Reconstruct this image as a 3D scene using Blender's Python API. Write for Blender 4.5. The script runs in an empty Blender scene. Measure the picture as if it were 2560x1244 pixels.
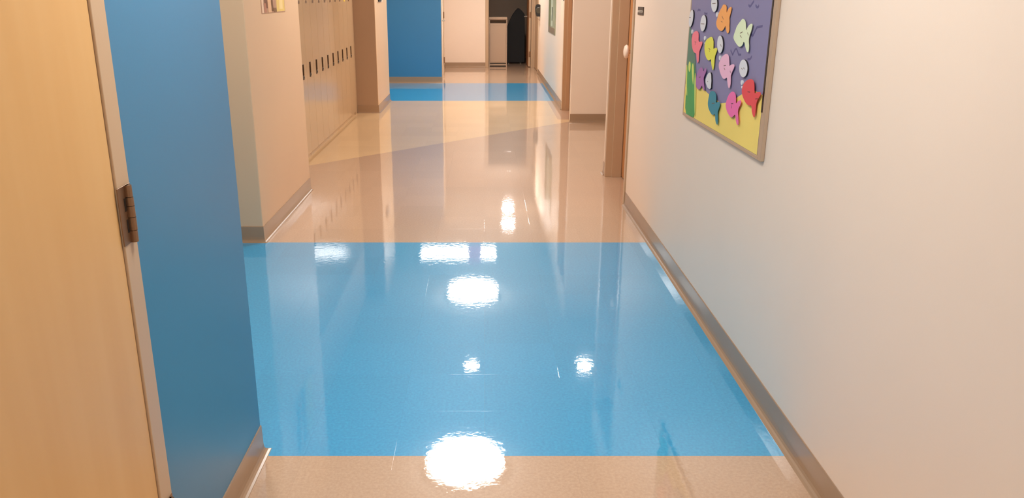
import bpy, bmesh, math, random
from mathutils import Vector
random.seed(7)

# ------------------------------------------------------------------ camera
sc = bpy.context.scene
col = sc.collection
F, TH, CH, CX, ROLL = 1998.9, 0.3081, 1.4841, 1210.9, -0.0011   # solved from the tile joints and door widths
cam_d = bpy.data.cameras.new('camera')
cam_d.sensor_width = 36.0
cam_d.lens = 36.0 * F / 2560.0
cam_d.shift_x = (1280.0 - CX) / 2560.0
cam_d.clip_start = 0.05
cam = bpy.data.objects.new('camera', cam_d)
col.objects.link(cam)
cam.location = (0, 0, CH)
cam.rotation_mode = 'XYZ'
cam.rotation_euler = (math.pi / 2 - TH, -ROLL * 0.0, 0)
sc.camera = cam

# ------------------------------------------------------------------ world and exposure
w = bpy.data.worlds.new('world'); sc.world = w
w.use_nodes = True
w.node_tree.nodes['Background'].inputs[0].default_value = (1.0, 0.8, 0.6, 1)
w.node_tree.nodes['Background'].inputs[1].default_value = 0.02
sc.view_settings.view_transform = 'Standard'
sc.view_settings.look = 'None'
sc.view_settings.gamma = 1.0
sc.view_settings.use_curve_mapping = False
sc.view_settings.exposure = 0.06
LIGHT_COL = (1.0, 0.965, 0.92)
LIGHT_POW = 28.0
sc.cycles.max_bounces = 6; sc.cycles.diffuse_bounces = 4; sc.cycles.glossy_bounces = 3
sc.cycles.transmission_bounces = 0; sc.cycles.volume_bounces = 0; sc.cycles.transparent_max_bounces = 2
sc.cycles.caustics_reflective = False; sc.cycles.caustics_refractive = False
sc.cycles.use_adaptive_sampling = True; sc.cycles.adaptive_threshold = 0.07
CEIL = 2.6

# ------------------------------------------------------------------ helpers
def lin(c):
    r = []
    for v in c[:3]:
        v = v / 255.0
        r.append(v / 12.92 if v <= 0.04045 else ((v + 0.055) / 1.055) ** 2.4)
    return tuple(r)

MATS = {}
def mat(name, rgb, rough=0.5, metal=0.0, spec=0.5, var=0.04, scale=6.0, bump=0.0, bscale=200.0, coat=0.0,
        crough=0.05, stretch=None, var_col=None, emis=None):
    """procedural material: colour with noise variation, optional fine relief"""
    if name in MATS: return MATS[name]
    m = bpy.data.materials.new(name); m.use_nodes = True
    nt = m.node_tree; N = nt.nodes; L = nt.links
    b = N['Principled BSDF']
    b.inputs['Roughness'].default_value = rough
    b.inputs['Metallic'].default_value = metal
    b.inputs['Specular IOR Level'].default_value = spec
    b.inputs['Coat Weight'].default_value = coat
    b.inputs['Coat Roughness'].default_value = crough
    base = lin(rgb)
    tc = N.new('ShaderNodeTexCoord'); mp = N.new('ShaderNodeMapping')
    L.new(tc.outputs['Object'], mp.inputs['Vector'])
    if stretch: mp.inputs['Scale'].default_value = stretch
    nz = N.new('ShaderNodeTexNoise'); nz.inputs['Scale'].default_value = scale
    nz.inputs['Detail'].default_value = 2.0
    L.new(mp.outputs['Vector'], nz.inputs['Vector'])
    mx = N.new('ShaderNodeMix'); mx.data_type = 'RGBA'
    c2 = lin(var_col) if var_col else tuple(v * (1 - 2 * var) for v in base)
    c1 = base if var_col else tuple(min(1, v * (1 + 2 * var)) for v in base)
    mx.inputs['A'].default_value = (*c1, 1); mx.inputs['B'].default_value = (*c2, 1)
    L.new(nz.outputs['Fac'], mx.inputs['Factor'])
    L.new(mx.outputs['Result'], b.inputs['Base Color'])
    if bump > 0:
        n2 = N.new('ShaderNodeTexNoise'); n2.inputs['Scale'].default_value = bscale
        n2.inputs['Detail'].default_value = 2.0
        L.new(tc.outputs['Object'], n2.inputs['Vector'])
        bp = N.new('ShaderNodeBump'); bp.inputs['Distance'].default_value = bump
        bp.inputs['Strength'].default_value = 1.0
        L.new(n2.outputs['Fac'], bp.inputs['Height']); L.new(bp.outputs['Normal'], b.inputs['Normal'])
    if emis:
        b.inputs['Emission Color'].default_value = (*emis[0], 1)
        b.inputs['Emission Strength'].default_value = emis[1]
    MATS[name] = m
    return m

def tile_mat(name, rgb, rgb2):
    """waxed vinyl tile: mottled chips, hard glossy wax coat with very slight waviness"""
    m = bpy.data.materials.new(name); m.use_nodes = True
    nt = m.node_tree; N = nt.nodes; L = nt.links
    b = N['Principled BSDF']
    geo = N.new('ShaderNodeNewGeometry')
    mp = N.new('ShaderNodeMapping'); mp.inputs['Scale'].default_value = (1, 1, 1)
    L.new(geo.outputs['Position'], mp.inputs['Vector'])
    n1 = N.new('ShaderNodeTexNoise'); n1.inputs['Scale'].default_value = 95; n1.inputs['Detail'].default_value = 3
    n1.inputs['Roughness'].default_value = 0.7
    L.new(mp.outputs['Vector'], n1.inputs['Vector'])
    cr = N.new('ShaderNodeValToRGB')
    cr.color_ramp.elements[0].position = 0.36; cr.color_ramp.elements[1].position = 0.66
    cr.color_ramp.elements[0].color = (*lin(rgb2), 1); cr.color_ramp.elements[1].color = (*lin(rgb), 1)
    L.new(n1.outputs['Fac'], cr.inputs['Fac'])
    oi = N.new('ShaderNodeObjectInfo')
    mr = N.new('ShaderNodeMapRange'); mr.inputs['To Min'].default_value = 0.97; mr.inputs['To Max'].default_value = 1.02
    L.new(oi.outputs['Random'], mr.inputs['Value'])
    mul = N.new('ShaderNodeMix'); mul.data_type = 'RGBA'; mul.blend_type = 'MULTIPLY'; mul.inputs['Factor'].default_value = 1
    L.new(cr.outputs['Color'], mul.inputs['A']); L.new(mr.outputs['Result'], mul.inputs['B'])
    L.new(mul.outputs['Result'], b.inputs['Base Color'])
    b.inputs['Roughness'].default_value = 0.42
    b.inputs['Specular IOR Level'].default_value = 0.3
    b.inputs['Coat Weight'].default_value = 1.0
    b.inputs['Coat IOR'].default_value = 1.54
    b.inputs['Coat Roughness'].default_value = 0.035
    n2 = N.new('ShaderNodeTexNoise'); n2.inputs['Scale'].default_value = 34; n2.inputs['Detail'].default_value = 2
    L.new(mp.outputs['Vector'], n2.inputs['Vector'])
    bp = N.new('ShaderNodeBump'); bp.inputs['Distance'].default_value = 0.0002
    L.new(n2.outputs['Fac'], bp.inputs['Height'])
    L.new(bp.outputs['Normal'], b.inputs['Coat Normal'])
    return m

def tag(o, label, cat, group=None):
    o['label'] = label; o['category'] = cat
    if group: o['group'] = group
    return o

def wloc(o):
    v = Vector(o.location)
    while o.parent:
        o = o.parent; v += Vector(o.location)
    return v

def obj(name, bm, m, parent=None, smooth=False, origin=None):
    """bmesh in world coordinates -> one mesh object whose origin sits at its base (or at `origin`)"""
    bmesh.ops.recalc_face_normals(bm, faces=bm.faces)
    if origin is None:
        xs = [v.co.x for v in bm.verts]; ys = [v.co.y for v in bm.verts]; zs = [v.co.z for v in bm.verts]
        origin = Vector(((min(xs) + max(xs)) / 2, (min(ys) + max(ys)) / 2, min(zs)))
    origin = Vector(origin)
    bmesh.ops.translate(bm, verts=bm.verts, vec=-origin)
    me = bpy.data.meshes.new(name); bm.to_mesh(me); bm.free()
    if smooth:
        for p in me.polygons: p.use_smooth = True
    if isinstance(m, (list, tuple)):
        for k in m: me.materials.append(k)
    else: me.materials.append(m)
    o = bpy.data.objects.new(name, me); col.objects.link(o)
    if parent:
        o.parent = parent; o.location = origin - wloc(parent)
    else: o.location = origin
    return o

def empty(name, loc):
    o = bpy.data.objects.new(name, None); col.objects.link(o); o.location = loc; o.empty_display_size = 0.1
    return o

def add_box(bm, x0, x1, y0, y1, z0, z1, bevel=0.0, seg=1, mi=0):
    r = bmesh.ops.create_cube(bm, size=1.0)
    vs = r['verts']
    for v in vs:
        v.co = Vector(((x0 + x1) / 2 + v.co.x * (x1 - x0), (y0 + y1) / 2 + v.co.y * (y1 - y0), (z0 + z1) / 2 + v.co.z * (z1 - z0)))
    fs = set(f for v in vs for f in v.link_faces)
    for f in fs: f.material_index = mi
    if bevel > 0:
        es = set(e for v in vs for e in v.link_edges)
        bmesh.ops.bevel(bm, geom=list(es), offset=bevel, segments=seg, affect='EDGES', profile=0.5)

def box(name, x0, x1, y0, y1, z0, z1, m, parent=None, bevel=0.0, seg=1):
    bm = bmesh.new(); add_box(bm, x0, x1, y0, y1, z0, z1, bevel, seg)
    return obj(name, bm, m, parent)

def struct(o):
    o['kind'] = 'structure'; return o

def add_cyl(bm, p0, p1, r0, r1=None, n=20):
    r1 = r0 if r1 is None else r1
    p0 = Vector(p0); p1 = Vector(p1); d = (p1 - p0).normalized()
    a = d.orthogonal().normalized(); b = d.cross(a)
    rings = []
    for p, r in ((p0, r0), (p1, r1)):
        rings.append([bm.verts.new(p + (a * math.cos(t) + b * math.sin(t)) * r) for t in [2 * math.pi * k / n for k in range(n)]])
    for k in range(n):
        bm.faces.new((rings[0][k], rings[0][(k + 1) % n], rings[1][(k + 1) % n], rings[1][k]))
    bm.faces.new(rings[0][::-1]); bm.faces.new(rings[1])

def add_lathe(bm, c, axis, prof, n=24):
    """prof: list of (distance along axis, radius)"""
    c = Vector(c); d = Vector(axis).normalized(); a = d.orthogonal().normalized(); b = d.cross(a)
    rings = []
    for (t, r) in prof:
        if r < 1e-6: rings.append([bm.verts.new(c + d * t)])
        else: rings.append([bm.verts.new(c + d * t + (a * math.cos(q) + b * math.sin(q)) * r) for q in [2 * math.pi * k / n for k in range(n)]])
    for A, B in zip(rings, rings[1:]):
        for k in range(n):
            if len(A) == 1 and len(B) == 1: continue
            if len(A) == 1: bm.faces.new((A[0], B[(k + 1) % n], B[k]))
            elif len(B) == 1: bm.faces.new((A[k], A[(k + 1) % n], B[0]))
            else: bm.faces.new((A[k], A[(k + 1) % n], B[(k + 1) % n], B[k]))

def add_prism_x(bm, yz, x0, x1, mi_front=0, mi_side=0):
    """polygon in the YZ plane extruded from x0 (front, towards the corridor) to x1"""
    A = [bm.verts.new((x0, y, z)) for y, z in yz]; B = [bm.verts.new((x1, y, z)) for y, z in yz]
    n = len(yz)
    f = bm.faces.new(A); f.material_index = mi_front
    g = bm.faces.new(B[::-1]); g.material_index = mi_side
    for k in range(n):
        s = bm.faces.new((A[k], B[k], B[(k + 1) % n], A[(k + 1) % n])); s.material_index = mi_side
    f.normal_update(); g.normal_update()
    bmesh.ops.triangulate(bm, faces=[f, g])

def add_prism_z(bm, xy, z0, z1):
    A = [bm.verts.new((x, y, z0)) for x, y in xy]; B = [bm.verts.new((x, y, z1)) for x, y in xy]
    n = len(xy)
    bm.faces.new(A[::-1]); bm.faces.new(B)
    for k in range(n): bm.faces.new((A[k], A[(k + 1) % n], B[(k + 1) % n], B[k]))

# a measured point on the photograph -> its place on the wall plane x = X (used for the cut-paper shapes only)
def onx(u, v, X):
    a = u - CX; b = v - 622.0
    s, c = math.sin(TH), math.cos(TH)
    d = (a, F * c - b * s, -F * s - b * c)
    t = X / d[0]
    return (d[1] * t, CH + d[2] * t)

# ------------------------------------------------------------------ materials
M_WHITE = mat('paint_cream_wall', (240, 220, 201), rough=0.45, var=0.012, scale=2.0, bump=0.00008, bscale=260)
M_TAN = mat('paint_tan_wall', (220, 187, 152), rough=0.4, var=0.012, scale=2.0, bump=0.00008, bscale=260)
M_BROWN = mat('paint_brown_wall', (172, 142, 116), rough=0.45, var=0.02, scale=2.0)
M_BLUE = mat('paint_blue_wall', (62, 128, 168), rough=0.38, var=0.015, scale=2.0, bump=0.00006, bscale=260)
M_CEIL = mat('ceiling_board', (196, 190, 182), rough=0.9, var=0.03, scale=30)
M_BASE = mat('vinyl_cove_base', (164, 135, 108), rough=0.22, var=0.02, scale=4)
M_FRAME = mat('painted_steel_frame', (194, 164, 132), rough=0.35, var=0.01, scale=4)
M_FRAME_L = mat('painted_steel_frame_light', (194, 166, 136), rough=0.35, var=0.01, scale=4)
M_WOOD = mat('maple_veneer', (221, 180, 124), rough=0.38, var=0.05, scale=2.2, stretch=(6.0, 6.0, 0.55), var_col=(208, 160, 100))
M_WOOD_O = mat('birch_veneer_orange', (206, 144, 92), rough=0.4, var=0.05, scale=3, stretch=(5, 5, 0.5), var_col=(186, 122, 72))
M_NICKEL = mat('satin_bronze_hardware', (150, 118, 92), rough=0.32, metal=0.85, var=0.03, scale=20)
M_STEEL = mat('brushed_steel', (190, 180, 168), rough=0.28, metal=0.95, var=0.02, scale=30)
M_DARK = mat('black_plastic', (26, 22, 20), rough=0.4, var=0.05, scale=10)
M_LOCK = mat('locker_enamel', (206, 176, 140), rough=0.16, var=0.01, scale=3, spec=0.5)
M_CUP = mat('locker_recess_steel', (124, 96, 72), rough=0.3, metal=0.6, var=0.04, scale=20)
M_TILE_BEIGE = tile_mat('vinyl_tile_taupe_beige', (202, 169, 140), (190, 156, 128))
M_TILE_SAND = tile_mat('vinyl_tile_sand', (234, 200, 154), (226, 190, 142))
M_TILE_BLUE = tile_mat('vinyl_tile_blue', (50, 168, 218), (38, 150, 204))
M_SLAB = mat('floor_adhesive', (150, 130, 110), rough=0.8, var=0.03, scale=6)

# ------------------------------------------------------------------ key distances (metres)
T = 0.3048
Y_B1 = 4.799                 # far edge of the near blue band; tile joints fall on Y_B1 + k*T
XR = 1.038                   # right wall face
XL = -0.755                  # left wall face near the camera
XBLK = -1.385                # tan block and pier face
XLOCK = -1.66                # locker door face
Y_FAR = 17.46                # end wall

# ------------------------------------------------------------------ floor: slab + single vinyl tiles
floor = struct(box('floor', -6.0, 3.2, -2.5, 20.2, -0.10, -0.0032, M_SLAB))
def kind_at(x, y):
    k = (y - Y_B1) / T
    if -8 <= k < 0 or 23 <= k < 31: return M_TILE_BLUE
    if y > x + Y_B1 + 13 * T and y < Y_B1 + 23 * T and x < XR + 0.02: return M_TILE_SAND
    return M_TILE_BEIGE

def floor_span(y):
    """x range of walkable floor at depth y"""
    if y < 2.385: return (XL, XR)
    if y < 4.81: return (-3.5, XR)
    if y < 6.22: return (XBLK, XR if y < 5.7 else 1.17)
    if y < 6.72: return (-1.66, 1.17)
    if y < 6.862: return (-1.66, XR)
    if y < 9.758: return (-1.66, 3.1)
    if y < 10.55: return (-1.66, 1.135)
    if y < 11.85: return (XBLK, 1.135 if y < 10.8 else 1.045)
    if y < 14.32: return (-6.0, 1.045)
    if y < Y_FAR: return (-0.80, 1.045)
    return (-1.0, 2.5)

def tile_mesh(poly, m):
    """poly around its own centre, small eased edge, top at z = 0"""
    g, e, d, h = 0.00008, 0.0003, 0.00002, 0.003
    cx = sum(p[0] for p in poly) / len(poly); cy = sum(p[1] for p in poly) / len(poly)
    def inset(k):
        out = []
        n = len(poly)
        for i in range(n):
            p0 = Vector(poly[i - 1]); p1 = Vector(poly[i]); p2 = Vector(poly[(i + 1) % n])
            a = (p1 - p0).normalized(); b = (p2 - p1).normalized()
            na = Vector((-a.y, a.x)); nb = Vector((-b.y, b.x))
            bis = (na + nb).normalized()
            out.append(p1 + bis * (k / max(0.2, bis.dot(na))))
        return out
    bm = bmesh.new()
    rings = []
    for k, z in ((g, -h), (g, -d), (g + e, 0.0)):
        rings.append([bm.verts.new((p.x, p.y, z)) for p in inset(k)])
    n = len(poly)
    for A, B in zip(rings, rings[1:]):
        for i in range(n): bm.faces.new((A[i], A[(i + 1) % n], B[(i + 1) % n], B[i]))
    bm.faces.new(rings[-1])
    me = bpy.data.meshes.new('tile'); bm.to_mesh(me); bm.free(); me.materials.append(m)
    return me

TM = {}
def get_tile(shape, m):
    key = (shape, m.name)
    if key not in TM:
        h = T / 2
        P = {'full': [(-h, -h), (h, -h), (h, h), (-h, h)],
             'upper': [(-h, -h), (h, h), (-h, h)],         # beyond the diagonal joint
             'lower': [(-h, -h), (h, -h), (h, h)]}[shape]
        TM[key] = tile_mesh(P, m)
    return TM[key]

cells = []
for ky in range(-24, 51):
    y0 = Y_B1 + ky * T; yc = y0 + T / 2
    if y0 < 0.4: continue
    lo, hi = floor_span(min(yc, 20.1)); lo2, hi2 = floor_span(y0 + 0.01); lo3, hi3 = floor_span(y0 + T - 0.01)
    lo = min(lo, lo2, lo3); hi = max(hi, hi2, hi3)
    for kx in range(math.floor(lo / T), math.ceil(hi / T)):
        x0 = kx * T; xc = x0 + T / 2
        if ky - kx == 13 and 13 * T - 1.9 < y0 - Y_B1 and xc < XR + 0.05 and y0 < Y_B1 + 17 * T:
            cells.append(('upper', M_TILE_SAND, xc, yc)); cells.append(('lower', M_TILE_BEIGE, xc, yc))
        else:
            cells.append(('full', kind_at(xc, yc), xc, yc))
def seen(x, y):
    # roughly inside the view and not hidden behind a wall
    a = (x * F) / (y * math.cos(TH) + CH * math.sin(TH)) + CX
    if a < 500 or a > 2250 or y < 1.95: return False
    if y > 2.385 and x / y < XL / 2.385 - 0.02: return False
    if y > 6.3 and x / y > 0.156: return False
    if y > 6.22 and x / y < XBLK / 6.22 - 0.01: return False
    return True
cells.sort(key=lambda c: (not seen(c[2], c[3]), c[2] ** 2 + c[3] ** 2))
near, rest = cells[:300], cells[300:]
for shape, m, x, y in near:
    o = bpy.data.objects.new('tile', get_tile(shape, m)); col.objects.link(o)
    o.parent = floor; o.location = Vector((x, y, 0)) - Vector(floor.location)
bm = bmesh.new()
ml = [M_TILE_BEIGE, M_TILE_SAND, M_TILE_BLUE]
for shape, m, x, y in rest:
    tmp = bmesh.new(); tmp.from_mesh(get_tile(shape, m))
    mp = {}
    for v in tmp.verts: mp[v.index] = bm.verts.new((v.co.x + x, v.co.y + y, v.co.z))
    for f in tmp.faces:
        nf = bm.faces.new([mp[v.index] for v in f.verts]); nf.material_index = ml.index(m)
    tmp.free()
o = obj('far_tiles', bm, ml, floor); o['kind'] = 'stuff'

# ------------------------------------------------------------------ ceiling and walls
struct(box('ceiling', -6.0, 3.2, -2.5, 20.2, CEIL, CEIL + 0.12, M_CEIL))
def wall(name, x0, x1, y0, y1, m, z0=-0.003, z1=CEIL, bevel=0.0):
    return struct(box(name, x0, x1, y0, y1, z0, z1, m, bevel=bevel, seg=2))
wall('wall_right', XR, XR + 0.22, -2.5, 5.733, M_WHITE)
wall('wall_right_header', XR, XR + 0.22, 5.733, 6.74, M_WHITE, 2.19)
wall('wall_right_alcove_side', XR, 3.1, 6.74, 6.862, M_WHITE, bevel=0.004)
wall('wall_right_alcove_end', 3.1, 3.2, 6.74, 9.90, M_WHITE)
wall('wall_right_alcove_back', XR + 0.006, 3.1, 9.758, 9.865, M_WHITE, bevel=0.006)
wall('wall_right_far_header', XR + 0.006, XR + 0.22, 9.865, 10.86, M_WHITE, 2.19)
wall('wall_right_far', 1.045, 1.26, 10.86, 15.98, M_WHITE)
wall('wall_right_end_header', 1.045, 1.26, 15.98, Y_FAR, M_WHITE, 2.19)
wall('wall_end', -0.95, 0.022, Y_FAR, Y_FAR + 0.14, M_WHITE)
wall('wall_end_header', 0.022, 1.26, Y_FAR, Y_FAR + 0.14, M_WHITE, 2.19)
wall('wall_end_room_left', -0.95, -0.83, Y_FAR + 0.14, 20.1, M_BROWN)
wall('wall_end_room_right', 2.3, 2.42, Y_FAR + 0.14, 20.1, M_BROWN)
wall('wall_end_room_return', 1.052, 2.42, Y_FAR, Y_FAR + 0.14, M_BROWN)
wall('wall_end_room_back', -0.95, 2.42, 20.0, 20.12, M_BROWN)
wall('wall_left', XL - 0.15, XL, 1.658, 2.385, M_BLUE)
wall('wall_left_header', XL - 0.15, XL, 0.62, 1.658, M_BLUE, 2.19)
wall('wall_left_behind', XL - 0.15, XL, -2.5, 0.62, M_BLUE)
wall('wall_left_recess_near', -3.5, XL - 0.15, 2.26, 2.385, M_TAN)
wall('wall_left_recess_end', -3.62, -3.5, 2.26, 4.93, M_TAN)
wall('wall_left_block', -3.5, XBLK, 4.81, 6.22, M_TAN, bevel=0.005)
wall('wall_left_locker_back', -2.12, -1.99, 6.22, 10.55, M_TAN)
wall('wall_left_locker_soffit', -1.99, XLOCK, 6.22, 10.55, M_TAN, 1.835)
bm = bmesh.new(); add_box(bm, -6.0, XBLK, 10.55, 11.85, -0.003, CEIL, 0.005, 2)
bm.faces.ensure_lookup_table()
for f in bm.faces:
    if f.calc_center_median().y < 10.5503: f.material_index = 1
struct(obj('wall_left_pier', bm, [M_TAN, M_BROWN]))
wall('wall_left_far_blue', -6.0, -0.75, 14.32, 14.46, M_BLUE)
wall('wall_left_cross_end', -6.12, -6.0, 11.85, 14.32, M_TAN)
wall('wall_back', XL - 0.15, XR + 0.22, -2.6, -2.5, M_WHITE)

# side wall of the far corridor runs slightly outwards; it holds a door
def sx(y): return -0.752 + (y - 14.32) * (-0.842 + 0.752) / (Y_FAR - 14.32)
def wedge(name, y0, y1, z0, z1, off0, off1, m, parent=None):
    bm = bmesh.new(); add_prism_z(bm, [(sx(y0) + off0, y0), (sx(y0) + off1, y0), (sx(y1) + off1, y1), (sx(y1) + off0, y1)], z0, z1)
    return obj(name, bm, m, parent)
struct(wedge('wall_left_side_end', 16.36, Y_FAR, -0.003, CEIL, -0.12, 0.0, M_WHITE))
struct(wedge('wall_left_side_start', 14.46, 14.66, -0.003, CEIL, -0.12, 0.0, M_WHITE))
struct(wedge('wall_left_side_header', 14.66, 16.36, 2.14, CEIL, -0.12, 0.0, M_WHITE))

# ------------------------------------------------------------------ cove base
PROF = [(0, 0), (0.025, 0), (0.0235, 0.0015), (0.016, 0.004), (0.010, 0.0085), (0.006, 0.017), (0.0045, 0.032), (0.0036, 0.098), (0.0022, 0.1016), (0, 0.1016)]
def baseboard(name, p0, p1, nrm, cap0=0.0, cap1=0.0):
    """extruded cove profile from p0 to p1 along a wall with outward normal nrm; caps extend round outside corners"""
    p0 = Vector((*p0, 0)); p1 = Vector((*p1, 0)); n = Vector((*nrm, 0)).normalized(); d = (p1 - p0).normalized()
    bm = bmesh.new(); A = []; B = []
    for (o_, z) in PROF:
        A.append(bm.verts.new(p0 - d * (o_ * cap0) + n * o_ + Vector((0, 0, z))))
        B.append(bm.verts.new(p1 + d * (o_ * cap1) + n * o_ + Vector((0, 0, z))))
    k = len(PROF)
    for i in range(k): bm.faces.new((A[i], A[(i + 1) % k], B[(i + 1) % k], B[i]))
    bm.faces.new(A); bm.faces.new(B[::-1])
    return struct(obj(name, bm, M_BASE))
baseboard('baseboard_right', (XR, -2.5), (XR, 5.733), (-1, 0))
baseboard('baseboard_right_jamb', (XR, 6.76), (XR, 6.862), (-1, 0), 0, 1)
baseboard('baseboard_alcove', (XR + 0.006, 9.758), (3.1, 9.758), (0, -1), 1, 0)
baseboard('baseboard_right_far', (1.045, 10.86), (1.045, 15.98), (-1, 0))
baseboard('baseboard_end', (-0.84, Y_FAR), (0.022, Y_FAR), (0, -1))
baseboard('baseboard_left', (XL, 1.658), (XL, 2.385), (1, 0), 0, 1)
baseboard('baseboard_left_recess', (-3.5, 2.385), (XL, 2.385), (0, 1), 0, 1)
baseboard('baseboard_left_block_front', (-3.5, 4.81), (XBLK, 4.81), (0, -1), 0, 1)
baseboard('baseboard_left_block', (XBLK, 4.81), (XBLK, 6.22), (1, 0), 1, 0)
baseboard('baseboard_pier_front', (XLOCK, 10.55), (XBLK, 10.55), (0, -1), 0, 1)
baseboard('baseboard_pier_side', (XBLK, 10.55), (XBLK, 11.85), (1, 0), 1, 1)
baseboard('baseboard_pier_back', (-6.0, 11.85), (XBLK, 11.85), (0, 1), 0, 1)
baseboard('baseboard_far_blue', (-6.0, 14.32), (-0.75, 14.32), (0, -1), 0, 1)
baseboard('baseboard_far_side', (sx(16.41), 16.41), (sx(17.45), 17.45), (1, 0.03))

# ------------------------------------------------------------------ left: maple door in steel frame with hinge
d1 = empty('door_1', (XL, 1.13, 0)); d1['kind'] = 'structure'
tag(d1, 'pale maple veneer door in tan steel frame beside the camera', 'door')
box('leaf', XL - 0.046, XL - 0.002, 0.682, 1.5945, 0.008, 2.13, M_WOOD, d1, 0.0012)
def frame_post(parent, x_face, y0, y1, depth, z1=2.19, sgn=1, m=M_FRAME_L):
    """steel door frame post: face flange plus return into the wall (sgn +1: wall on the left side)"""
    bm = bmesh.new()
    add_box(bm, min(x_face + sgn * 0.0025, x_face - sgn * depth), max(x_face + sgn * 0.0025, x_face - sgn * depth), y0, y1, 0.0, z1, 0.002, 2)
    return obj('frame_post', bm, m, parent)
frame_post(d1, XL, 1.598, 1.658, 0.149)
frame_post(d1, XL, 0.62, 0.6785, 0.149)
box('frame_head', XL - 0.149, XL + 0.0025, 0.6785, 1.598, 2.135, 2.19, M_FRAME_L, d1, 0.003)
box('frame_stop', XL - 0.15, XL - 0.05, 1.57, 1.598, 0.0, 2.13, M_FRAME_L, d1)
def butt_hinge(zc, parent):
    h = box('hinge', XL + 0.0022, XL + 0.0045, 1.593, 1.655, zc - 0.062, zc + 0.062, M_NICKEL, parent, 0.0008)
    yb, xb, r = 1.634, XL + 0.0085, 0.0085
    cuts = [-0.062, -0.036, -0.0075, 0.017, 0.036, 0.062]
    for z0, z1, rr in zip(cuts, cuts[1:], (0.0078, 0.0085, 0.0085, 0.0085, 0.0078)):
        bm = bmesh.new(); add_cyl(bm, (xb, yb, zc + z0 + 0.0006), (xb, yb, zc + z1 - 0.0006), rr, n=24)
        add_box(bm, XL + 0.004, xb, yb - rr, yb + rr, zc + z0 + 0.0006, zc + z1 - 0.0006)
        obj('knuckle', bm, M_NICKEL, h, smooth=False)
    for zo in (0.022, -0.024):
        box('screw_slot', XL + 0.0043, XL + 0.0052, 1.6165, 1.6235, zc + zo - 0.014, zc + zo + 0.014, M_DARK, h)
    return h
for zc in (1.043, 0.28, 1.87): butt_hinge(zc, d1)

# ------------------------------------------------------------------ right near door, set back in the wall
d2 = empty('door_2', (1.19, 6.2, 0)); d2['kind'] = 'structure'
tag(d2, 'orange wooden door recessed in the right wall past the fish board', 'door')
box('leaf', 1.168, 1.212, 5.79, 6.682, 0.008, 2.13, M_WOOD_O, d2, 0.0012)
def jamb_set(parent, y0, y1, xf, xd, m):
    """deep painted frame round an opening y0..y1 in a wall whose face is xf; the leaf sits at xd"""
    box('frame_post', xf - 0.010, xd + 0.05, y0 - 0.05, y0, 0.0, 2.19, m, parent, 0.003, 2)
    box('frame_post', xf - 0.010, xd + 0.05, y1, y1 + 0.055, 0.0, 2.19, m, parent, 0.003, 2)
    box('frame_head', xf - 0.010, xd + 0.05, y0, y1, 2.135, 2.19, m, parent, 0.003, 2)
    box('frame_stop', xf + 0.045, xd - 0.004, y1 - 0.012, y1 + 0.001, 0.0, 2.135, m, parent, 0.0015)
    box('frame_stop', xf + 0.045, xd - 0.004, y0 - 0.001, y0 + 0.012, 0.0, 2.135, m, parent, 0.0015)
jamb_set(d2, 5.785, 6.690, XR, 1.168, M_FRAME)
# white round knob with dark rose plate near the far edge of that door
rose = box('lock_plate', 1.160, 1.168, 6.44, 6.50, 0.965, 1.12, M_DARK, d2, 0.002)
bm = bmesh.new(); add_lathe(bm, (1.160, 6.455, 1.055), (-1, 0, 0), [(0, 0.014), (0.02, 0.014), (0.026, 0.03), (0.034, 0.05), (0.046, 0.054), (0.057, 0.046), (0.064, 0.028), (0.066, 0)], 28)
k = obj('door_knob', bm, M_WHITE, d2, smooth=True); k['label'] = 'round white door knob cover'
box('key_turn', 1.150, 1.160, 6.462, 6.476, 0.966, 0.99, M_WHITE, rose, 0.002)
bm = bmesh.new(); add_cyl(bm, (1.168, 6.47, 1.44), (1.150, 6.47, 1.44), 0.022, 0.018, 20); obj('deadbolt', bm, M_DARK, d2)

# ------------------------------------------------------------------ alcove door frame further on
d3 = empty('door_3', (1.16, 10.35, 0)); d3['kind'] = 'structure'
tag(d3, 'door in brown steel frame beyond the alcove on the right', 'door')
box('leaf', 1.137, 1.18, 9.92, 10.786, 0.008, 2.13, M_WOOD_O, d3, 0.0012)
box('frame_post', 1.036, 1.19, 10.79, 10.862, 0.0, 2.19, M_FRAME, d3, 0.003, 2)
box('frame_post', 1.046, 1.19, 9.866, 9.916, 0.0, 2.19, M_FRAME, d3, 0.003, 2)
box('frame_head', 1.036, 1.19, 9.916, 10.79, 2.135, 2.19, M_FRAME, d3, 0.003, 2)
box('frame_stop', 1.082, 1.133, 10.777, 10.791, 0.0, 2.135, M_FRAME, d3, 0.0015)

# ------------------------------------------------------------------ last door on the right, next to the end wall
d4 = empty('door_4', (1.09, 16.7, 0)); d4['kind'] = 'structure'
tag(d4, 'flat tan door and frame on the right next to the end wall', 'door')
box('leaf', 1.062, 1.105, 16.07, 17.37, 0.008, 2.13, M_FRAME, d4, 0.0012)
box('frame_post', 1.033, 1.11, 15.985, 16.065, 0.0, 2.19, M_FRAME, d4, 0.003, 2)
box('frame_post', 1.033, 1.11, 17.375, 17.455, 0.0, 2.19, M_FRAME, d4, 0.003, 2)
box('frame_head', 1.033, 1.11, 16.065, 17.375, 2.135, 2.19, M_FRAME, d4, 0.003, 2)

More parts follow.
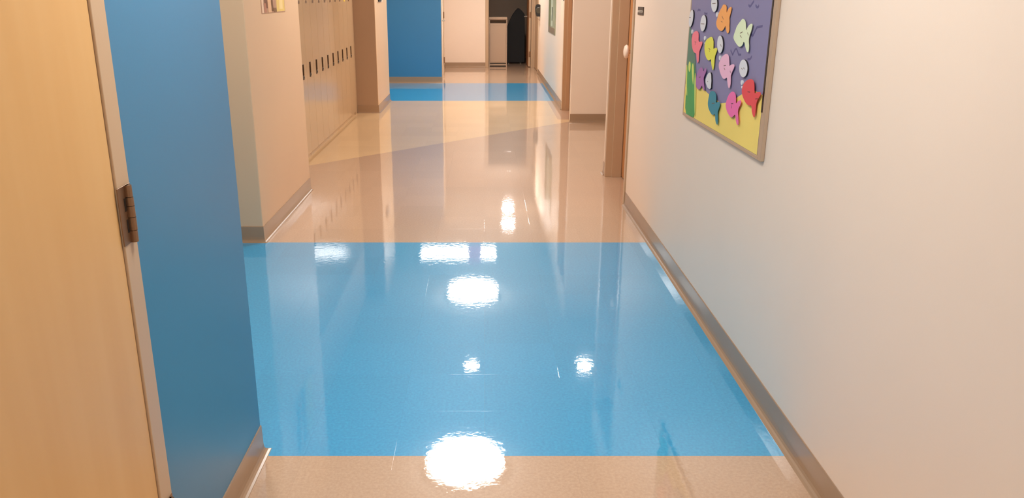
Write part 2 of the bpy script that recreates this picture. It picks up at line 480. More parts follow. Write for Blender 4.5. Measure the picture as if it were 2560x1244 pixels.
# ------------------------------------------------------------------ end doorway with the leaf swung into the dark room
d5 = empty('door_5', (0.54, Y_FAR, 0)); d5['kind'] = 'structure'
tag(d5, 'open wooden door swung into the dark room at the end', 'door')
box('frame_post', 0.022, 0.091, Y_FAR - 0.012, Y_FAR + 0.152, 0.0, 2.19, M_FRAME, d5, 0.003, 2)
box('frame_post', 0.988, 1.048, Y_FAR - 0.004, Y_FAR + 0.152, 0.0, 2.19, M_FRAME, d5, 0.003, 2)
box('frame_head', 0.091, 0.988, Y_FAR - 0.012, Y_FAR + 0.152, 2.135, 2.19, M_FRAME, d5, 0.003, 2)
lf = box('leaf', 0.936, 0.980, Y_FAR + 0.02, Y_FAR + 0.925, 0.012, 2.13, M_WOOD_O, d5, 0.0015)
box('leaf_edge', 0.9365, 0.9795, Y_FAR + 0.0175, Y_FAR + 0.0205, 0.014, 2.128, M_FRAME_L, lf)
for zc in (1.075, 0.27, 1.86):
    hg = box('hinge', 0.945, 0.990, Y_FAR + 0.012, Y_FAR + 0.019, zc - 0.057, zc + 0.057, M_NICKEL, lf, 0.001)
    bm = bmesh.new(); add_cyl(bm, (0.984, Y_FAR + 0.009, zc - 0.058), (0.984, Y_FAR + 0.009, zc + 0.058), 0.008, n=14); obj('knuckle', bm, M_NICKEL, hg)
bm = bmesh.new()
add_cyl(bm, (0.936, Y_FAR + 0.85, 1.02), (0.895, Y_FAR + 0.85, 1.02), 0.011, n=14)
add_box(bm, 0.872, 0.897, Y_FAR + 0.74, Y_FAR + 0.862, 1.009, 1.031, 0.004)
add_cyl(bm, (0.936, Y_FAR + 0.85, 1.02), (0.929, Y_FAR + 0.85, 1.02), 0.028, n=18)
obj('lever_handle', bm, M_STEEL, lf)

# ------------------------------------------------------------------ door in the short side wall behind the far blue wall
d6 = empty('door_6', (-0.79, 15.5, 0)); d6['kind'] = 'structure'
tag(d6, 'cream door seen edge-on beside the far blue wall', 'door')
wedge('leaf', 14.73, 16.29, 0.008, 2.07, -0.045, -0.004, M_WHITE, d6)
wedge('frame_post', 14.66, 14.725, 0.0, 2.14, -0.12, 0.010, M_FRAME_L, d6)
wedge('frame_post', 16.295, 16.36, 0.0, 2.14, -0.12, 0.010, M_FRAME_L, d6)
wedge('frame_head', 14.725, 16.295, 2.075, 2.14, -0.12, 0.010, M_FRAME_L, d6)
bm = bmesh.new()
yy = 14.80
add_cyl(bm, (sx(yy) - 0.004, yy, 1.04), (sx(yy) + 0.004, yy, 1.04), 0.03, n=18)
add_cyl(bm, (sx(yy), yy, 1.04), (sx(yy) + 0.055, yy, 1.04), 0.011, n=14)
add_box(bm, sx(yy) + 0.042, sx(yy) + 0.062, yy - 0.012, yy + 0.11, 1.03, 1.05, 0.004)
obj('lever_handle', bm, M_STEEL, d6)
for zc in (1.10, 0.24, 1.86):
    bm = bmesh.new(); add_cyl(bm, (sx(16.2) + 0.012, 16.28, zc - 0.06), (sx(16.2) + 0.012, 16.28, zc + 0.06), 0.010, n=12)
    add_box(bm, sx(16.2) - 0.002, sx(16.2) + 0.012, 16.25, 16.29, zc - 0.06, zc + 0.06); obj('hinge', bm, M_NICKEL, d6)

# ------------------------------------------------------------------ lockers: thirteen 12-inch units
WORDS = ['first', 'second', 'third', 'fourth', 'fifth', 'sixth', 'seventh', 'eighth', 'ninth', 'tenth']
def make_locker():
    r = empty('locker', (XLOCK, 0, 0))
    y0, y1 = -T / 2, T / 2
    bm = bmesh.new()
    # steel carcass: sides, top, bottom plinth, back
    add_box(bm, XLOCK - 0.325, XLOCK - 0.019, y0 + 0.0005, y0 + 0.004, 0.0, 1.83)
    add_box(bm, XLOCK - 0.325, XLOCK - 0.019, y1 - 0.004, y1 - 0.0005, 0.0, 1.83)
    add_box(bm, XLOCK - 0.325, XLOCK - 0.022, y0 + 0.004, y1 - 0.004, 1.81, 1.83)
    add_box(bm, XLOCK - 0.325, XLOCK - 0.012, y0 + 0.004, y1 - 0.004, 0.0, 0.035)
    add_box(bm, XLOCK - 0.325, XLOCK - 0.321, y0 + 0.004, y1 - 0.004, 0.03, 1.81)
    obj('body', bm, M_LOCK, r)
    bm = bmesh.new(); ya, yb = y0 + 0.0025, y1 - 0.0025
    # door skin with a real opening for the recessed pull
    hz0, hz1, hw = 0.735, 0.874, 0.033
    for (a, b, c, d) in ((ya, -hw, 0.04, 1.80), (hw, yb, 0.04, 1.80), (-hw, hw, 0.04, hz0), (-hw, hw, hz1, 1.80)):
        add_box(bm, XLOCK - 0.018, XLOCK, a, b, c, d)
    bmesh.ops.remove_doubles(bm, verts=bm.verts, dist=1e-5)
    dr = obj('door', bm, M_LOCK, r)
    bm = bmesh.new()
    add_box(bm, XLOCK - 0.040, XLOCK - 0.037, -hw, hw, hz0, hz1)
    for (a, b, c, d) in ((-hw, -hw + 0.003, hz0, hz1), (hw - 0.003, hw, hz0, hz1), (-hw, hw, hz0, hz0 + 0.003), (-hw, hw, hz1 - 0.003, hz1)):
        add_box(bm, XLOCK - 0.037, XLOCK + 0.002, a, b, c, d)
    cup = obj('recessed_pull', bm, M_CUP, dr)
    box('finger_lift', XLOCK - 0.036, XLOCK - 0.006, -0.014, 0.014, 0.835, 0.866, M_STEEL, cup, 0.002)
    bm = bmesh.new(); add_cyl(bm, (XLOCK - 0.037, 0, 0.758), (XLOCK + 0.005, 0, 0.758), 0.017, 0.016, 18)
    lk = obj('combination_lock', bm, M_STEEL, cup); lk['label'] = 'round steel combination lock'
    bm = bmesh.new(); add_cyl(bm, (XLOCK + 0.005, 0, 0.758), (XLOCK + 0.009, 0, 0.758), 0.010, 0.009, 14); obj('dial', bm, M_DARK, cup)
    box('number_plate', XLOCK - 0.001, XLOCK + 0.0015, -0.032, 0.032, 1.405, 1.43, M_CUP, dr, 0.0006)
    bm = bmesh.new()
    for k_ in range(6): add_box(bm, XLOCK - 0.001, XLOCK + 0.003, -0.075, 0.075, 1.60 + 0.02 * k_, 1.606 + 0.02 * k_)
    obj('louvre', bm, M_LOCK, dr)
    return r
def copy_tree(o, parent=None):
    c = o.copy(); col.objects.link(c); c.parent = parent
    for ch in list(o.children):
        if ch.name.split('.')[0] not in ('',): copy_tree(ch, c)
    return c
proto = make_locker()
for i in range(13):
    o = proto if i == 0 else copy_tree(proto)
    o.location = (XLOCK, 7.475 + (i - 3) * T, 0)
    if i < 3: lab = ['tan steel locker tucked behind the tan wall block', 'tan steel locker hidden just past the tan wall block corner', 'tan steel locker beside the first locker in view'][i]
    else: lab = ('tan steel locker nearest to the tan wall block, first in view' if i == 3 else
                 'tan steel locker, last of the row beside the brown pier' if i == 12 else
                 'tan steel locker, %s in the row counted from the tan wall block' % WORDS[i - 3])
    tag(o, lab, 'locker', 'row of tan hallway lockers')
yA = 7.475 - 3.5 * T; yZ = 7.475 + 9.5 * T
struct(box('trim_1', -1.985, XLOCK - 0.004, 6.221, yA - 0.001, 0.0, 1.834, M_LOCK))
struct(box('trim_2', -1.985, XLOCK - 0.004, yZ + 0.001, 10.549, 0.0, 1.834, M_LOCK))
# a yellow paper tag on the last but one locker
tag(box('paper_tag', XLOCK + 0.0005, XLOCK + 0.0017, 9.86, 9.96, 1.403, 1.46, mat('yellow_paper', (226, 196, 70), rough=0.7), None),
    'small yellow paper tag stuck high on a far locker', 'tag')

# ------------------------------------------------------------------ photo poster on the tan block
def flat(name, yz, x, t, m, parent=None, side=None):
    bm = bmesh.new(); add_prism_x(bm, yz, x, x + t, 0, 1 if side else 0)
    return obj(name, bm, [m, side] if side else m, parent)
po = empty('photo_poster', (XBLK, 5.485, 1.369))
tag(po, 'glossy photo poster with yellow right edge on the tan wall block', 'poster')
P1 = XBLK + 0.0022
C = lambda n, rgb, **k: mat(n, rgb, rough=k.pop('rough', 0.35), var=k.pop('var', 0.05), **k)
box('print_sheet', XBLK + 0.0004, P1, 5.18, 5.79, 1.369, 1.82, C('poster_rose_beige', (206, 166, 138), var_col=(150, 108, 84), scale=14, stretch=(1, 3, 1)), po)
PN = [0]
def patch(name, y0, y1, z0, z1, rgb, sk=0.0, mname=None):
    yz = [(y0, z0), (y1, z0), (y1 + sk, z1), (y0 + sk, z1)]
    PN[0] += 1
    return flat(name, yz, P1 + 0.0003 * PN[0], -0.0003 * PN[0], C(mname or ('print_' + '_'.join(map(str, rgb))), rgb), po)
patch('print_area', 5.56, 5.78, 1.375, 1.815, (226, 196, 110))
patch('print_area', 5.63, 5.72, 1.390, 1.46, (240, 214, 150), 0.01)
patch('print_area', 5.26, 5.33, 1.40, 1.815, (104, 58, 34), -0.03)
patch('print_area', 5.245, 5.30, 1.375, 1.43, (176, 120, 96), -0.01)
patch('print_area', 5.19, 5.23, 1.372, 1.81, (232, 200, 172), -0.01)
patch('print_area', 5.34, 5.42, 1.372, 1.81, (222, 178, 138), -0.03)
patch('print_area', 5.43, 5.47, 1.38, 1.81, (110, 70, 36), -0.05)
patch('print_area', 5.48, 5.55, 1.374, 1.40, (120, 84, 48), -0.01)

# ------------------------------------------------------------------ small wall things
t = empty('wall_control', (XBLK, 11.06, 1.385)); tag(t, 'small dark wall control on the side of the tan pier', 'control')
box('back_plate', XBLK, XBLK + 0.006, 10.82, 11.33, 1.384, 1.52, M_WHITE, t, 0.002)
box('dark_face', XBLK + 0.006, XBLK + 0.02, 10.84, 11.12, 1.392, 1.512, M_DARK, t, 0.003)

s = empty('room_sign', (XR, 5.51, 1.355)); tag(s, 'small dark room sign with white lettering beside the orange door', 'sign')
pl = box('plate', XR - 0.006, XR, 5.425, 5.612, 1.354, 1.405, mat('sign_bronze', (84, 66, 50), rough=0.5), s, 0.001)
ws = mat('sign_white', (226, 214, 198), rough=0.5)
box('name_strip', XR - 0.0075, XR - 0.0055, 5.435, 5.60, 1.371, 1.383, ws, s)
for k_ in range(7):
    box('letter_mark', XR - 0.0084, XR - 0.0074, 5.445 + k_ * 0.021, 5.455 + k_ * 0.021, 1.3745, 1.380, mat('sign_bronze', (84, 66, 50)), s)

# black hand dispenser near the end of the right wall
hd = empty('soap_dispenser', (1.045, 15.75, 1.09)); tag(hd, 'black rounded dispenser on the right wall near its far end', 'dispenser')
bm = bmesh.new()
prof = [(0.0, 1.30), (0.04, 1.312), (0.07, 1.295), (0.088, 1.25), (0.085, 1.18), (0.072, 1.11), (0.06, 1.09), (0.0, 1.085)]
A = [bm.verts.new((1.045 - p, 15.55, z)) for p, z in prof]; B = [bm.verts.new((1.045 - p, 15.78, z)) for p, z in prof]
for i in range(len(prof)): bm.faces.new((A[i], A[(i + 1) % len(prof)], B[(i + 1) % len(prof)], B[i]))
bm.faces.new(A); bm.faces.new(B[::-1])
bmesh.ops.bevel(bm, geom=bm.edges[:], offset=0.006, segments=2, affect='EDGES')
obj('housing', bm, M_DARK, hd)
bm = bmesh.new(); add_lathe(bm, (1.015, 15.549, 1.20), (0, -1, 0), [(0, 0.0), (0, 0.055), (0.004, 0.058), (0.008, 0.05), (0.008, 0.0)], 20)
obj('refill_window', bm, mat('smoked_plastic', (70, 62, 48), rough=0.15), hd, smooth=False)
box('drip_nozzle', 0.985, 1.0, 15.65, 15.68, 1.062, 1.088, M_STEEL, hd, 0.002)
box('drip_tray', 1.0, 1.045, 15.60, 15.73, 1.02, 1.032, M_FRAME, hd, 0.002)

# framed green picture on the far right wall
pf = empty('wall_picture', (1.045, 12.82, 0.905)); tag(pf, 'tall green and grey picture on the far right wall', 'picture')
box('backing', 1.037, 1.045, 12.17, 13.46, 0.905, 1.85, mat('picture_sage', (176, 182, 150), rough=0.35, var_col=(118, 126, 96), scale=7, stretch=(1, 2.2, 1)), pf, 0.001)
for (y0, y1, z0, z1, rgb) in ((13.05, 13.40, 1.0, 1.84, (92, 110, 70)), (12.62, 12.95, 1.02, 1.84, (196, 204, 176)), (12.22, 12.50, 1.02, 1.84, (150, 160, 128)), (12.2, 13.43, 0.912, 1.0, (120, 104, 84)), (12.68, 12.78, 1.10, 1.30, (228, 224, 206))):
    bm = bmesh.new(); add_box(bm, 1.0358, 1.0372, y0, y1, z0, z1); obj('print_area', bm, mat('picture_%d_%d_%d' % rgb, rgb, rough=0.35, var=0.12, scale=10), pf)
nt_ = tag(box('notice_paper', 1.0435, 1.045, 11.12, 11.36, 1.12, 1.40, mat('notice_cream', (238, 220, 196), rough=0.6), None), 'pale paper notice on the right wall next to the brown frame', 'notice')
tag(box('light_switch', 1.038, 1.045, 10.93, 11.05, 1.405, 1.50, M_DARK, None, 0.002), 'dark switch plate above the paper notice', 'switch')

# ------------------------------------------------------------------ end room: cabinet and covered rack
M_CAB = mat('white_laminate', (190, 164, 140), rough=0.4, var=0.01, scale=4)
cb = empty('storage_cabinet', (0.285, 17.78, 0)); tag(cb, 'white cabinet with dark top slot standing in the end doorway', 'cabinet')
bm = bmesh.new()
add_box(bm, 0.10, 0.118, 17.66, 17.95, 0.0, 1.0); add_box(bm, 0.468, 0.486, 17.66, 17.95, 0.0, 1.0)
add_box(bm, 0.10, 0.486, 17.64, 17.95, 0.985, 1.025, 0.003); add_box(bm, 0.118, 0.468, 17.93, 17.95, 0.0, 0.985)
add_box(bm, 0.118, 0.468, 17.66, 17.95, 0.07, 0.088); add_box(bm, 0.118, 0.468, 17.70, 17.95, 0.885, 0.90)
add_box(bm, 0.118, 0.468, 17.66, 17.67, 0.965, 0.985)
obj('body', bm, M_CAB, cb)
cd = box('door', 0.121, 0.465, 17.652, 17.67, 0.09, 0.895, M_CAB, cb, 0.002)
box('door_rail', 0.13, 0.456, 17.649, 17.653, 0.845, 0.885, M_CAB, cd, 0.001)
box('kick_rail', 0.118, 0.468, 17.70, 17.72, 0.0, 0.07, M_DARK, cb)
box('foot_rail', 0.118, 0.468, 17.655, 17.675, 0.02, 0.05, M_CAB, cb, 0.001)

rk = empty('covered_rack', (0.70, 18.55, 0)); tag(rk, 'tall rack under a black cover with a peaked top in the dark room', 'rack')
bm = bmesh.new()
outline = [(0.50, 0.02), (0.495, 0.60), (0.52, 0.80), (0.57, 0.93), (0.64, 1.06), (0.70, 1.14), (0.755, 1.20), (0.80, 1.17), (0.86, 1.11), (0.90, 1.06), (0.905, 0.02)]
A = [bm.verts.new((x, 18.44 + 0.10 * (z / 1.2), z)) for x, z in outline]; B = [bm.verts.new((x, 18.86 - 0.10 * (z / 1.2), z)) for x, z in outline]
n_ = len(outline)
for i in range(n_): bm.faces.new((A[i], A[(i + 1) % n_], B[(i + 1) % n_], B[i]))
bm.faces.new(A); bm.faces.new(B[::-1])
bmesh.ops.bevel(bm, geom=bm.edges[:], offset=0.012, segments=2, affect='EDGES')
obj('cover', bm, mat('black_cover', (14, 7, 5), rough=0.7, var=0.1, scale=9), rk)
for x in (0.55, 0.82):
    for y in (18.52, 18.78):
        bm = bmesh.new(); add_cyl(bm, (x - 0.012, y, 0.02), (x + 0.012, y, 0.02), 0.02, n=14); obj('caster', bm, M_STEEL, rk)

# ------------------------------------------------------------------ fish bulletin board
XB = XR - 0.013           # face of the tack board
Y0B, Y1B, Z0B, Z1B = 2.925, 4.145, 0.892, 2.11
bb = empty('bulletin_board', (XR, (Y0B + Y1B) / 2, Z0B))
tag(bb, 'framed bulletin board with blue sea and yellow sand paper', 'bulletin board')
box('backboard', XB, XR - 0.001, Y0B + 0.01, Y1B - 0.01, Z0B + 0.01, Z1B - 0.01, M_FRAME, bb)
M_ALU = mat('board_frame_champagne', (196, 172, 148), rough=0.35, metal=0.35, var=0.02, scale=20)
fw = 0.024
def rail(y0, y1, z0, z1):
    bm = bmesh.new(); add_box(bm, XR - 0.0155, XR, y0, y1, z0, z1, 0.0025, 2); obj('frame_rail', bm, M_ALU, bb)
rail(Y0B, Y0B + fw + 0.006, Z0B, Z1B); rail(Y1B - fw * 0.5, Y1B, Z0B, Z1B)
rail(Y0B + fw + 0.006, Y1B - fw * 0.5, Z0B, Z0B + 0.016); rail(Y0B + fw + 0.006, Y1B - fw * 0.5, Z1B - 0.016, Z1B)
M_SEA = mat('paper_sea_blue', (134, 126, 160), rough=0.75, var=0.03, scale=3, bump=0.0006, bscale=9)
M_SAND = mat('paper_sand_yellow', (246, 214, 112), rough=0.75, var=0.03, scale=3, bump=0.0005, bscale=9)
ya, yb_, za, zb = Y0B + fw + 0.022, Y1B - fw * 0.5 - 0.002, Z0B + 0.017, Z1B - 0.018
sea = box('sea_paper', XB - 0.0008, XB, ya, yb_, za, zb, M_SEA, bb)
box('paper_edge', XB - 0.0022, XB - 0.0008, ya - 0.012, ya + 0.002, za + 0.16, zb, M_DARK, bb)  # black strip standing in for the shadow gap between frame and paper
K1 = (1690, 0, 6.218); K2 = (1780, 0, 5.653); K3 = (1700, 150, 4.977)
def poly(crop, pts, X):
    return [onx(crop[0] + a / crop[2], crop[1] + b / crop[2], X) for a, b in pts]
def smooth2(pts):
    """one round of corner cutting: scissor-cut paper has no sharp facets"""
    out = []
    for i in range(len(pts)):
        (a, b), (c, d) = pts[i], pts[(i + 1) % len(pts)]
        out += [(a * 0.75 + c * 0.25, b * 0.75 + d * 0.25), (a * 0.25 + c * 0.75, b * 0.25 + d * 0.75)]
    return out
def clampp(pts): return [(min(max(y, ya), yb_), max(z, za)) for y, z in pts]
XS = XB - 0.0016
top = [(205, 355), (270, 330), (330, 398), (372, 440), (450, 492), (505, 540), (560, 532), (640, 500), (700, 470), (775, 422), (850, 395), (930, 382), (1010, 430)]
tp = poly(K3, top, XS); tp[-1] = (ya, tp[-1][1]); tp[0] = (yb_, tp[0][1])
flat('sand_paper', clampp([(yb_, za)] + tp + [(ya, za)]), XS, 0.0007, M_SAND, bb)
# seaweed strips
M_WEED = mat('paper_seaweed_green', (76, 156, 86), rough=0.7, var=0.08, scale=8)
M_WEED_D = mat('paper_seaweed_dark', (92, 126, 106), rough=0.7, var=0.06, scale=8)
M_WEED_L = mat('paper_seaweed_lime', (214, 218, 112), rough=0.7, var=0.06, scale=8)
def weed(name, crop, pts, m, lift, label, wd=0.0006):
    o = flat(name, clampp(smooth2(poly(crop, pts, XB - lift))), XB - lift, wd, m, None)
    return tag(o, label, 'seaweed', 'paper seaweed on the fish board')
weed('paper_seaweed', K1, [(200, 420), (235, 430), (250, 700), (300, 830), (312, 1240), (300, 1560), (200, 1560), (165, 1240), (170, 900), (185, 640)], M_WEED_D, 0.0026, 'tall grey green paper seaweed strip on the fish board')
weed('paper_seaweed', K3, [(95, 60), (160, 20), (185, 120), (178, 420), (186, 715), (120, 700), (62, 655), (72, 400), (80, 150)], M_WEED, 0.0036, 'wide bright green paper seaweed at the left of the fish board')
for pts, lb in (([(85, 40), (92, 120), (84, 300), (90, 440), (80, 440), (70, 300), (78, 120)], 'thin lime curl along the left edge of the seaweed'),
                ([(108, 30), (128, 10), (134, 90), (116, 160), (104, 110)], 'lime loop near the top of the seaweed'),
                ([(150, 60), (166, 30), (172, 160), (164, 330), (152, 240), (146, 130)], 'long lime curl in the middle of the seaweed'),
                ([(182, 170), (194, 160), (196, 420), (190, 700), (180, 690), (178, 420)], 'straight lime strip along the right edge of the seaweed')):
    weed('paper_seaweed', K3, pts, M_WEED_L, 0.0044, lb)

FISH = [
 ('orange', (246, 158, 84), K1, [(735, 65), (770, 75), (785, 110), (780, 170), (785, 205), (800, 160), (830, 115), (860, 105), (860, 150), (845, 210), (825, 280), (830, 340), (825, 400), (828, 450), (820, 500), (800, 525), (785, 500), (775, 440), (765, 395), (750, 440), (720, 480), (690, 480), (650, 450), (628, 400), (625, 340), (640, 290), (665, 200), (690, 150), (715, 110)], 'orange paper fish, highest of the fish', [(715, 250, 735, 300), (700, 330, 720, 345)]),
 ('coral', (246, 120, 132), K1, [(290, 490), (320, 478), (345, 500), (350, 560), (345, 630), (360, 655), (395, 640), (410, 660), (400, 700), (375, 760), (360, 800), (355, 870), (352, 930), (345, 970), (335, 980), (322, 940), (318, 880), (315, 830), (300, 825), (275, 810), (255, 760), (245, 690), (243, 600), (255, 540), (270, 510)], 'coral pink paper fish beside the seaweed top', [(290, 650, 312, 655), (292, 685, 305, 680)]),
 ('yellow', (218, 212, 78), K1, [(545, 570), (565, 585), (580, 640), (580, 700), (577, 770), (600, 745), (630, 740), (638, 770), (625, 820), (600, 880), (595, 950), (588, 1040), (575, 1095), (565, 1080), (550, 1010), (543, 940), (545, 915), (510, 945), (480, 920), (455, 860), (442, 780), (442, 700), (455, 650), (480, 610), (510, 590)], 'yellow green paper fish between coral and pink fish', [(508, 750, 530, 770), (515, 785, 520, 800)]),
 ('pale_green', (214, 222, 184), K2, [(430, 262), (455, 275), (472, 310), (478, 380), (478, 440), (500, 390), (530, 345), (570, 330), (565, 390), (545, 460), (520, 530), (515, 590), (522, 650), (515, 735), (495, 738), (480, 700), (465, 640), (458, 595), (440, 590), (435, 630), (400, 665), (370, 655), (330, 600), (302, 545), (305, 500), (330, 430), (350, 370), (385, 320), (410, 290)], 'large pale green paper fish near the right frame', [(395, 470, 430, 450), (395, 500, 415, 530), (500, 460, 515, 500)]),
 ('light_pink', (226, 172, 194), K2, [(200, 760), (225, 770), (240, 830), (242, 900), (245, 945), (260, 915), (300, 905), (315, 920), (310, 960), (280, 1020), (262, 1070), (262, 1140), (258, 1200), (245, 1250), (235, 1245), (225, 1220), (215, 1150), (212, 1090), (190, 1110), (165, 1118), (140, 1090), (115, 1030), (95, 950), (97, 890), (115, 850), (140, 800), (175, 770)], 'pale pink paper fish in the middle of the board', [(165, 930, 195, 925), (170, 960, 182, 985), (255, 1000, 262, 1030)]),
 ('purple', (160, 104, 156), K3, [(250, 95), (270, 90), (285, 120), (290, 150), (310, 100), (325, 105), (322, 150), (305, 190), (290, 230), (295, 290), (305, 370), (295, 385), (280, 350), (272, 310), (255, 350), (235, 370), (205, 350), (195, 290), (200, 220), (215, 160), (235, 115)], 'purple paper fish just right of the seaweed', [(235, 215, 255, 210)]),
 ('teal', (56, 128, 142), K3, [(380, 385), (420, 385), (445, 420), (450, 480), (445, 540), (470, 515), (495, 525), (495, 570), (475, 620), (465, 660), (470, 740), (465, 800), (455, 805), (440, 760), (437, 700), (435, 665), (405, 690), (375, 650), (350, 590), (345, 530), (355, 470), (365, 420)], 'teal paper fish over the yellow sand', [(395, 540, 430, 536)]),
 ('magenta', (226, 104, 158), K3, [(655, 390), (680, 405), (690, 440), (692, 500), (690, 550), (715, 515), (750, 495), (760, 510), (750, 560), (725, 600), (715, 650), (722, 720), (725, 790), (715, 815), (700, 780), (690, 720), (685, 670), (660, 700), (640, 718), (610, 690), (580, 630), (565, 570), (575, 510), (600, 440), (630, 400)], 'hot pink paper fish over the yellow sand', [(635, 545, 660, 540), (640, 565, 642, 600)]),
 ('red', (218, 70, 74), K3, [(880, 235), (910, 250), (922, 300), (922, 380), (925, 420), (950, 400), (1000, 395), (1000, 440), (970, 480), (945, 540), (940, 600), (930, 680), (920, 720), (905, 690), (893, 640), (890, 560), (860, 570), (820, 540), (785, 470), (765, 400), (775, 330), (800, 280), (840, 245)], 'red paper fish at the lower right of the board', [(840, 395, 870, 398), (935, 485, 965, 480)]),
]
def stroke(parent, crop, segs, X, m, wd=0.004, name='ink_mark'):
    """hand-drawn pen or chalk line as thin raised ribbons following the given points"""
    pts = poly(crop, segs, X)
    bm = bmesh.new()
    for (y0, z0), (y1, z1) in zip(pts, pts[1:]):
        dy, dz = y1 - y0, z1 - z0; l = max(1e-6, math.hypot(dy, dz)); ny, nz = -dz / l * wd, dy / l * wd
        add_prism_x(bm, [(y0 + ny, z0 + nz), (y1 + ny, z1 + nz), (y1 - ny, z1 - nz), (y0 - ny, z0 - nz)], X, X + 0.0004)
    return obj(name, bm, m, parent)
M_INK = mat('pen_ink', (110, 84, 66), rough=0.7)
for i, (nm, rgb, crop, pts, lb, ink) in enumerate(FISH):
    Xf = XB - 0.006 - 0.0006 * i
    e = flat('paper_fish', smooth2(smooth2(poly(crop, pts, Xf))), Xf, 0.0016, mat('paper_' + nm, tuple(min(250, int(v * 1.06)) for v in rgb), rough=0.7, var=0.03, scale=6))
    tag(e, lb, 'paper fish', 'paper fish on the bulletin board')
    for (a, b, c, d) in ink:
        if nm not in ('teal', 'red', 'magenta', 'purple') or True:
            stroke(e, crop, [(a, b), (c, d)], Xf - 0.0004, M_INK if nm not in ('red', 'magenta') else mat('pen_dark', (90, 40, 50)), 0.0014)
M_PAPW = mat('paper_white', (220, 218, 220), rough=0.7, var=0.02, scale=6)
M_FOAM = mat('dark_foam_backing', (34, 26, 34), rough=0.8)
def ell(cx, cy, rx, ry, tilt=0.0, n=28):
    return [(cx + rx * math.cos(t_) + tilt * ry * math.sin(t_), cy + ry * math.sin(t_)) for t_ in [2 * math.pi * k_ / n for k_ in range(n)]]
OV = [(K1, ell(592, 60, 46, 126), 'white oval card cut by the top, left of orange fish', [(565, 55, 615, 52)]),
      (K1, ell(233, 285, 30, 132, -0.12), 'white oval card at the left frame above the seaweed', [(205, 270, 228, 272)]),
      (K1, ell(420, 360, 42, 126, -0.08), 'white oval card between the seaweed and the orange fish', [(385, 370, 440, 372)]),
      (K1, ell(683, 690, 44, 136), 'white oval card right of the yellow green fish', [(690, 690, 705, 725)]),
      (K3, [(375, 155), (385, 180), (388, 260), (382, 350), (365, 362), (340, 340), (318, 280), (318, 240), (335, 190), (355, 162)], 'white half round card right of the purple fish', [(340, 265, 347, 270)]),
      (K3, ell(786, 105, 50, 110), 'white oval card above the red fish', [(765, 100, 775, 118), (790, 95, 800, 115)])]
for i, (crop, pts, lb, ink) in enumerate(OV):
    Xf = XB - 0.0085
    e = empty('oval_card', (XB, *poly(crop, [(sum(p[0] for p in pts) / len(pts), sum(p[1] for p in pts) / len(pts))], Xf)[0]))
    tag(e, lb, 'paper card', 'white oval cards on the fish board')
    P_ = poly(crop, pts, Xf)
    cf = flat('card_face', P_, Xf, 0.001, M_PAPW, e)
    flat('foam_backing', P_, Xf + 0.001, 0.0065, M_FOAM, e)
    for (a, b, c, d) in ink: stroke(cf, crop, [(a, b), (c, d)], Xf - 0.0004, M_INK, 0.0014)
BUB = [(K1, ell(246, 493, 10, 34, n=14), 'small white bubble above the coral fish'), (K1, ell(443, 592, 11, 33, n=14), 'small white bubble above the yellow green fish'),
       (K1, ell(449, 672, 8, 16, n=14), 'tiny white bubble touching the yellow green fish'), (K1, ell(635, 225, 14, 38, n=14), 'small pinkish bubble left of the orange fish'),
       (K1, ell(678, 900, 13, 38, n=14), 'small white bubble above the pale pink fish'), (K3, ell(766, 280, 12, 30, n=14), 'small white bubble above the red fish'),
       (K3, ell(771, 336, 11, 17, n=14), 'tiny white bubble touching the red fish')]
for crop, pts, lb in BUB:
    tag(flat('paper_bubble', poly(crop, pts, XB - 0.006), XB - 0.006, 0.0052, M_PAPW), lb, 'paper bubble', 'paper bubbles on the fish board')
M_WAVE = mat('chalk_wave_purple', (98, 90, 132), rough=0.8)
for crop, sg in ((K2, [(515, 70), (535, 95), (590, 15)]), (K2, [(615, 70), (630, 100), (650, 102), (662, 75)]), (K2, [(548, 485), (575, 505), (632, 385), (712, 368)]),
                 (K2, [(262, 705), (290, 772), (325, 695), (348, 690), (375, 772), (408, 772)]), (K2, [(500, 838), (535, 835), (562, 795)]), (K1, [(335, 170), (350, 150), (378, 162)]), (K1, [(440, 200), (460, 215), (485, 210)])):
    stroke(bb, crop, sg, XB - 0.0013, M_WAVE, 0.0042, 'wave_mark')

# ------------------------------------------------------------------ ceiling lights (some seen mirrored in the wax, others unseen)
def emit(name, pw):
    return mat(name, (250, 240, 225), rough=0.6, emis=(LIGHT_COL, pw))
def round_light(x, y, r, label, pw=1.0, group='round drum ceiling lights'):
    e = empty('ceiling_light', (x, y, CEIL - 0.14)); tag(e, label, 'light', group)
    bm = bmesh.new(); add_lathe(bm, (x, y, CEIL), (0, 0, -1), [(0, 0), (0, r + 0.02), (0.05, r + 0.02), (0.052, r - 0.004), (0.004, r - 0.01), (0.004, 0)], 48); obj('rim', bm, M_STEEL, e)
    bm = bmesh.new(); add_lathe(bm, (x, y, CEIL - 0.045), (0, 0, -1), [(0, 0), (0, r - 0.012), (0.075, r - 0.012), (0.09, r - 0.03), (0.095, 0)], 32)
    obj('diffuser', bm, emit('diffuser_round_%d' % int(pw * 10), LIGHT_POW * pw), e, smooth=False)
round_light(-0.17, 2.0, 0.36, 'round ceiling light above the near end of the hallway', 0.9)
round_light(-0.17, 6.30, 0.36, 'round ceiling light mirrored at the bottom of the photo')
round_light(-0.16, 10.62, 0.36, 'round ceiling light mirrored in the middle of the blue band')
round_light(-0.17, -1.6, 0.36, 'round ceiling light behind the camera')
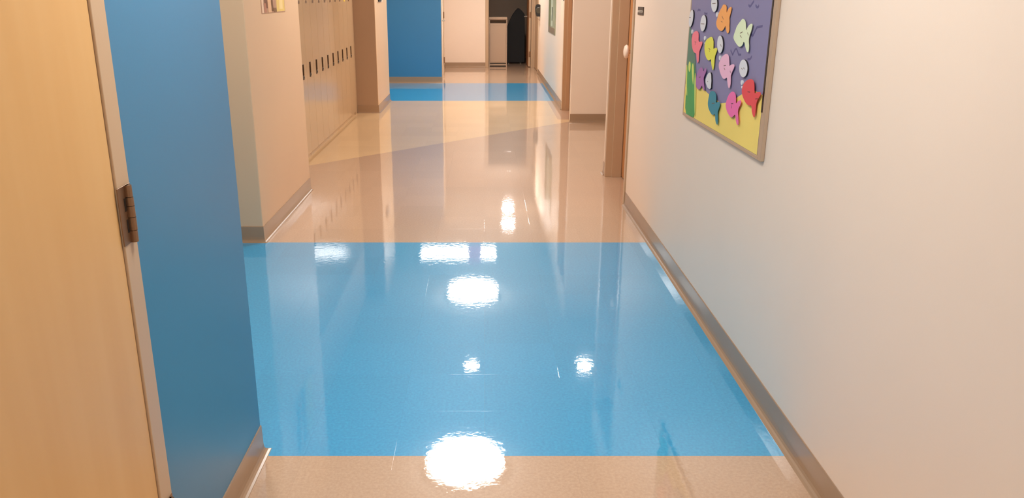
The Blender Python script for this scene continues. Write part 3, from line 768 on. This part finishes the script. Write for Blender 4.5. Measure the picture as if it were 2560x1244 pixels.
def can(x, y, label, pw=2.2, r=0.08):
    e = empty('downlight', (x, y, CEIL - 0.012)); tag(e, label, 'downlight', 'small round downlights')
    bm = bmesh.new(); add_lathe(bm, (x, y, CEIL), (0, 0, -1), [(0, 0.0), (0, r + 0.025), (0.008, r + 0.025), (0.012, r + 0.01), (0.002, r + 0.002), (0.002, 0)], 32); obj('trim_ring', bm, M_STEEL, e)
    bm = bmesh.new(); add_cyl(bm, (x, y, CEIL - 0.008), (x, y, CEIL - 0.003), r, n=32); obj('lens', bm, emit('downlight_lens_%d' % int(pw * 10), LIGHT_POW * pw), e)
can(-0.153, 4.2, 'downlight over the near blue band', 4); can(-1.3, 3.6, 'downlight in the left recess ceiling', 11)  # both unseen, added to brighten the lower right wall and the tan block front
can(-0.153, 8.375, 'downlight mirrored left in the blue band'); can(1.152, 8.375, 'downlight in the alcove ceiling', 8)
can(0.442, 14.36, 'downlight over the far blue band', 5.5, 0.12); can(0.475, 15.53, 'downlight next to the end doorway', 11, 0.11)
def panel(x0, x1, y0, y1, label, pw=1.0):
    e = empty('ceiling_panel_light', ((x0 + x1) / 2, (y0 + y1) / 2, CEIL - 0.03)); tag(e, label, 'light', 'rectangular ceiling lights')
    bm = bmesh.new()
    for (a, b, c, d) in ((x0 - .03, x1 + .03, y0 - .03, y0), (x0 - .03, x1 + .03, y1, y1 + .03), (x0 - .03, x0, y0, y1), (x1, x1 + .03, y0, y1)): add_box(bm, a, b, c, d, CEIL - 0.03, CEIL - 0.0005)
    obj('rim', bm, M_STEEL, e)
    box('diffuser', x0 + 0.001, x1 - 0.001, y0 + 0.001, y1 - 0.001, CEIL - 0.024, CEIL - 0.006, emit('diffuser_panel_%d' % int(pw * 100), LIGHT_POW * pw), e)
panel(-1.04, 0.19, 12.24, 12.86, 'long ceiling light over the far crossing', 0.45)
panel(-2.85, -2.35, 12.24, 12.86, 'square ceiling light in the left cross passage', 0.6)
# magenta paper sign hanging in front of the long light
hs = empty('hanging_sign', (-0.15, 12.0, 2.27)); tag(hs, 'magenta paper sign hanging before the long ceiling light', 'sign')
box('sheet', -0.25, -0.055, 11.998, 12.002, 2.27, 2.56, mat('magenta_paper', (226, 120, 205), rough=0.7), hs)
for x in (-0.22, -0.085):
    bm = bmesh.new(); add_cyl(bm, (x, 12.0, 2.555), (x, 12.0, CEIL), 0.0015, n=6); obj('string', bm, M_STEEL, hs)

for m_ in bpy.data.materials:
    m_.cycles.emission_sampling = 'FRONT' if m_.name.startswith(('diffuser', 'downlight')) else 'NONE'
